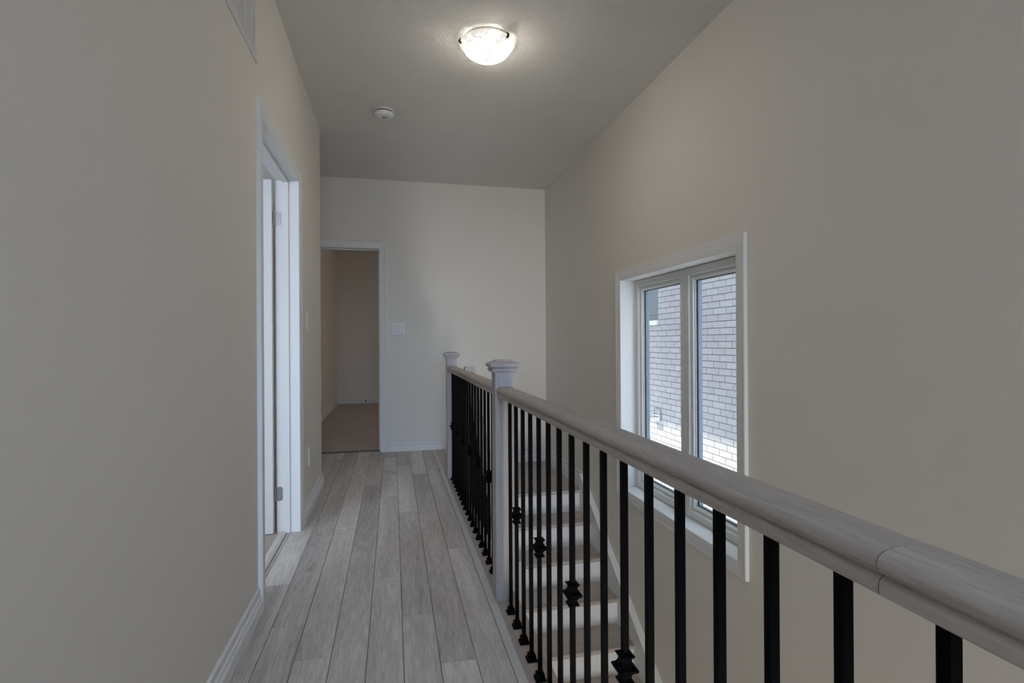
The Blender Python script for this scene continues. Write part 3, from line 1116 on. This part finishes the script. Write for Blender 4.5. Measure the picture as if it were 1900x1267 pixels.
# ------------------------------------------------------------------ switches and outlets
def wall_plate(name, to3, w_, h_, label, cat, rockers=0, outlet=False, group=None):
    """to3(a, b, t): along the wall, up, out of the wall; centred at 0, 0"""
    root = empty(name, to3(0, 0, 0), label, cat, group)

    def slab(a0, a1, b0, b1, t0, t1, nm, mat, bev=0.001, parent=root):
        mb_ = MB()
        mb_.loft([[to3(a, b, t0) for a, b in ((a0, b0), (a1, b0), (a1, b1), (a0, b1))],
                  [to3(a, b, t1 - bev) for a, b in ((a0, b0), (a1, b0), (a1, b1), (a0, b1))],
                  [to3(a, b, t1) for a, b in ((a0 + bev, b0 + bev), (a1 - bev, b0 + bev), (a1 - bev, b1 - bev), (a0 + bev, b1 - bev))]])
        return mb_.build(nm, mat, parent)
    slab(-w_ / 2, w_ / 2, -h_ / 2, h_ / 2, 0.0003, 0.006, 'cover_plate', 'plate', 0.002)
    n = rockers
    for i_ in range(n):
        c_ = (i_ - (n - 1) / 2) * 0.046
        slab(c_ - 0.0175, c_ + 0.0175, -0.0345, 0.0345, 0.006, 0.0064, 'recess', 'spacer', 0.0001)
        mb_ = MB()
        a0, a1, b0, b1 = c_ - 0.0155, c_ + 0.0155, -0.0325, 0.0325
        mb_.loft([[to3(a0, b0, 0.0062), to3(a0, b0, 0.0075), to3(a0, 0, 0.0085), to3(a0, b1, 0.0110), to3(a0, b1, 0.0062)],
                  [to3(a1, b0, 0.0062), to3(a1, b0, 0.0075), to3(a1, 0, 0.0085), to3(a1, b1, 0.0110), to3(a1, b1, 0.0062)]])
        mb_.build('rocker', 'plate', root)
    if outlet:
        face = slab(-0.0170, 0.0170, -0.0340, 0.0340, 0.006, 0.0085, 'socket_face', 'plate')
        for bc in (0.018, -0.018):
            for a_, hh_ in ((-0.0062, 0.0045), (0.0062, 0.0036)):
                slab(a_ - 0.001, a_ + 0.001, bc - hh_, bc + hh_, 0.0085, 0.0087, 'slot', 'slot', 0.00005, face)
            slab(-0.0022, 0.0022, bc - 0.0115, bc - 0.0075, 0.0085, 0.0087, 'ground_hole', 'slot', 0.00005, face)
    return root


wall_plate('light_switch', lambda a, b, t: (0.0545 + a, YF - t, 1.2355 + b), 0.117, 0.117,
           'white double rocker switch on the far wall beside the doorway', 'light switch', 2)
wall_plate('light_switch', lambda a, b, t: (XL + t, 3.6205 - a, 1.2445 + b), 0.072, 0.117,
           'white single rocker switch on the left wall past the doorway', 'light switch', 1)
wall_plate('wall_outlet', lambda a, b, t: (XL + t, 3.664 - a, 0.362 + b), 0.072, 0.117,
           'white wall outlet low on the left wall past the doorway', 'outlet', 0, True)
wall_plate('wall_outlet', lambda a, b, t: (-0.767 + a, YB - t, 0.366 + b), 0.074, 0.117,
           'small white wall outlet low on the back-room end wall', 'outlet', 0, True)

# door bumper on the back-room baseboard
bump = empty('door_bumper', (-0.483, YB - 0.016, 0.05), 'tiny dark door bumper on the back-room baseboard', 'door bumper')
MB().lathe(-0.483, 0.052, [(0.012, YB - 0.0165), (0.012, YB - 0.020), (0.006, YB - 0.022), (0.006, YB - 0.072)][::-1], 14, 'Y').build('shank', 'nickel', bump)
MB().lathe(-0.483, 0.052, [(0.010, YB - 0.072), (0.013, YB - 0.075), (0.013, YB - 0.088), (0.009, YB - 0.091)][::-1], 14, 'Y').build('rubber_tip', 'slot', bump)

# ------------------------------------------------------------------ the neighbouring house outside
NX = 4.20
house = empty('neighbour_house', (NX, 8.0, -3.0), 'pale brick house wall seen through the stair window', 'house')
ZE = 3.30
NWY = 7.812          # near edge of the neighbour's window
NWZ0, NWZ1 = 1.45, 2.75
mb = MB()
mb.box(NX + 0.008, NX + 0.2, 0.5, NWY, -3.0, ZE)
mb.box(NX + 0.008, NX + 0.2, NWY + 1.2, 17.0, -3.0, ZE)
mb.box(NX + 0.008, NX + 0.2, NWY, NWY + 1.2, -3.0, NWZ0 - 0.09)
mb.box(NX + 0.008, NX + 0.2, NWY, NWY + 1.2, NWZ1, ZE)
mb.build('mortar_wall', 'mortar', house)
nw = empty('window', (NX + 0.1, NWY + 0.6, NWZ0), parent=house)
ring_frame(NWY, NWY + 1.2, NWZ0, NWZ1, [(0, NX + 0.16), (0, NX + 0.07), (0.05, NX + 0.07), (0.05, NX + 0.16)], 'window_frame', 'darkpane', nw)
MB().box(NX + 0.10, NX + 0.11, NWY + 0.05, NWY + 1.15, NWZ0 + 0.05, NWZ1 - 0.05).build('pane', 'darkpane', nw)
MB().box(NX + 0.085, NX + 0.10, NWY + 0.05, NWY + 1.15, NWZ0 + 0.10, NWZ0 + 0.112).build('lower_rail', 'spacer', nw)
MB().loft([[(NX - 0.03, y_, NWZ0 - 0.09), (NX + 0.12, y_, NWZ0 - 0.09), (NX + 0.12, y_, NWZ0), (NX - 0.03, y_, NWZ0 - 0.012)]
           for y_ in (NWY, NWY + 1.3)]).build('stone_sill', 'stone', house)
# eave: soffit, fascia and roof slope overhanging the wall
OV = 0.76
MB().box(NX - OV, NX + 0.2, 0.5, 17.0, ZE, ZE + 0.02).build('soffit', 'soffit', house)
MB().box(NX - OV - 0.02, NX - OV, 0.5, 17.0, ZE - 0.01, ZE + 0.16).build('fascia', 'soffit', house)
MB().loft([[(NX - OV - 0.05, y_, ZE + 0.15), (NX + 3.0, y_, ZE + 2.0), (NX + 3.0, y_, ZE + 2.1), (NX - OV - 0.05, y_, ZE + 0.22)]
           for y_ in (0.3, 17.2)]).build('roof', 'slot', house)
# louvred wall vent
vy0, vy1, vz0, vz1 = 7.735, 7.945, -0.195, -0.005
vent = empty('wall_vent', (NX, (vy0 + vy1) / 2, vz0), parent=house)
ring_frame(vy0, vy1, vz0, vz1, [(0, NX), (0, NX - 0.030), (0.018, NX - 0.030), (0.018, NX)], 'vent_frame', 'ventgrey', vent)
MB().box(NX - 0.004, NX - 0.002, vy0 + 0.018, vy1 - 0.018, vz0 + 0.018, vz1 - 0.018).build('vent_back', 'slot', vent)
for k in range(3):
    zt = vz1 - 0.020 - k * 0.051
    MB().loft([[(NX - 0.008, y_, zt), (NX - 0.028, y_, zt - 0.040), (NX - 0.026, y_, zt - 0.042), (NX - 0.005, y_, zt - 0.002)]
               for y_ in (vy0 + 0.018, vy1 - 0.018)]).build('vent_louvre', 'ventgrey', vent)

# bricks: those one can see through the panes are boards of their own, the rest one joined part
BL, BH, JT = 0.278, 0.089, 0.010
seen, rest = [], []
row = 0
z = -3.0
while z + BH < ZE:
    y = 0.5 - (row % 2) * BL * 0.5 - (0.03 if row % 4 > 1 else 0)
    while y < 17.0:
        a, b = max(y, 0.5), min(y + BL - JT, 17.0)
        z0, z1 = z, z + BH - JT
        pieces = []
        if b - a > 0.03:
            if z1 > NWZ0 - 0.095 and z0 < NWZ1 + 0.01 and b > NWY - 0.005 and a < NWY + 1.205 + 0.1 * (z0 < NWZ0):
                if a < NWY - 0.04:
                    pieces.append((a, NWY - 0.005))
                if b > NWY + 1.34:
                    pieces.append((NWY + 1.31, b))
            else:
                pieces.append((a, b))
        for a_, b_ in pieces:
            t = (XW + 0.04) / NX
            yc, zc_ = (a_ + b_) / 2 * t, CAM.z + ((z0 + z1) / 2 - CAM.z) * t
            vis = ((2.24 < yc < 2.86) or (2.88 < yc < 3.49)) and 0.10 < zc_ < 1.50
            (seen if vis else rest).append((a_, b_, z0, z1))
        y += BL
    z += BH
    row += 1
seen.sort(key=lambda q: q[0])
rest += seen[300:]
seen = seen[:300]
bm_ = {}
for a, b, z0, z1 in seen:
    key = round(b - a, 3)
    org = (NX, (a + b) / 2, z0)
    if key in bm_:
        copy_part(bm_[key], org, house)
    else:
        bm_[key] = MB().box(NX, NX + 0.05, a, b, z0, z1).build('brick', 'brick', house, org)
mb = MB()
for a, b, z0, z1 in rest:
    mb.box(NX, NX + 0.05, a, b, z0, z1)
o = mb.build('brick_field', 'brick', house)
o['kind'] = 'stuff'

mb = MB()
mb.box(XO, NX + 0.3, 0.5, 17.0, -3.1, -3.0)
structure(mb.build('ground', 'ground'), 'bare gravel strip between the two houses', 'ground')
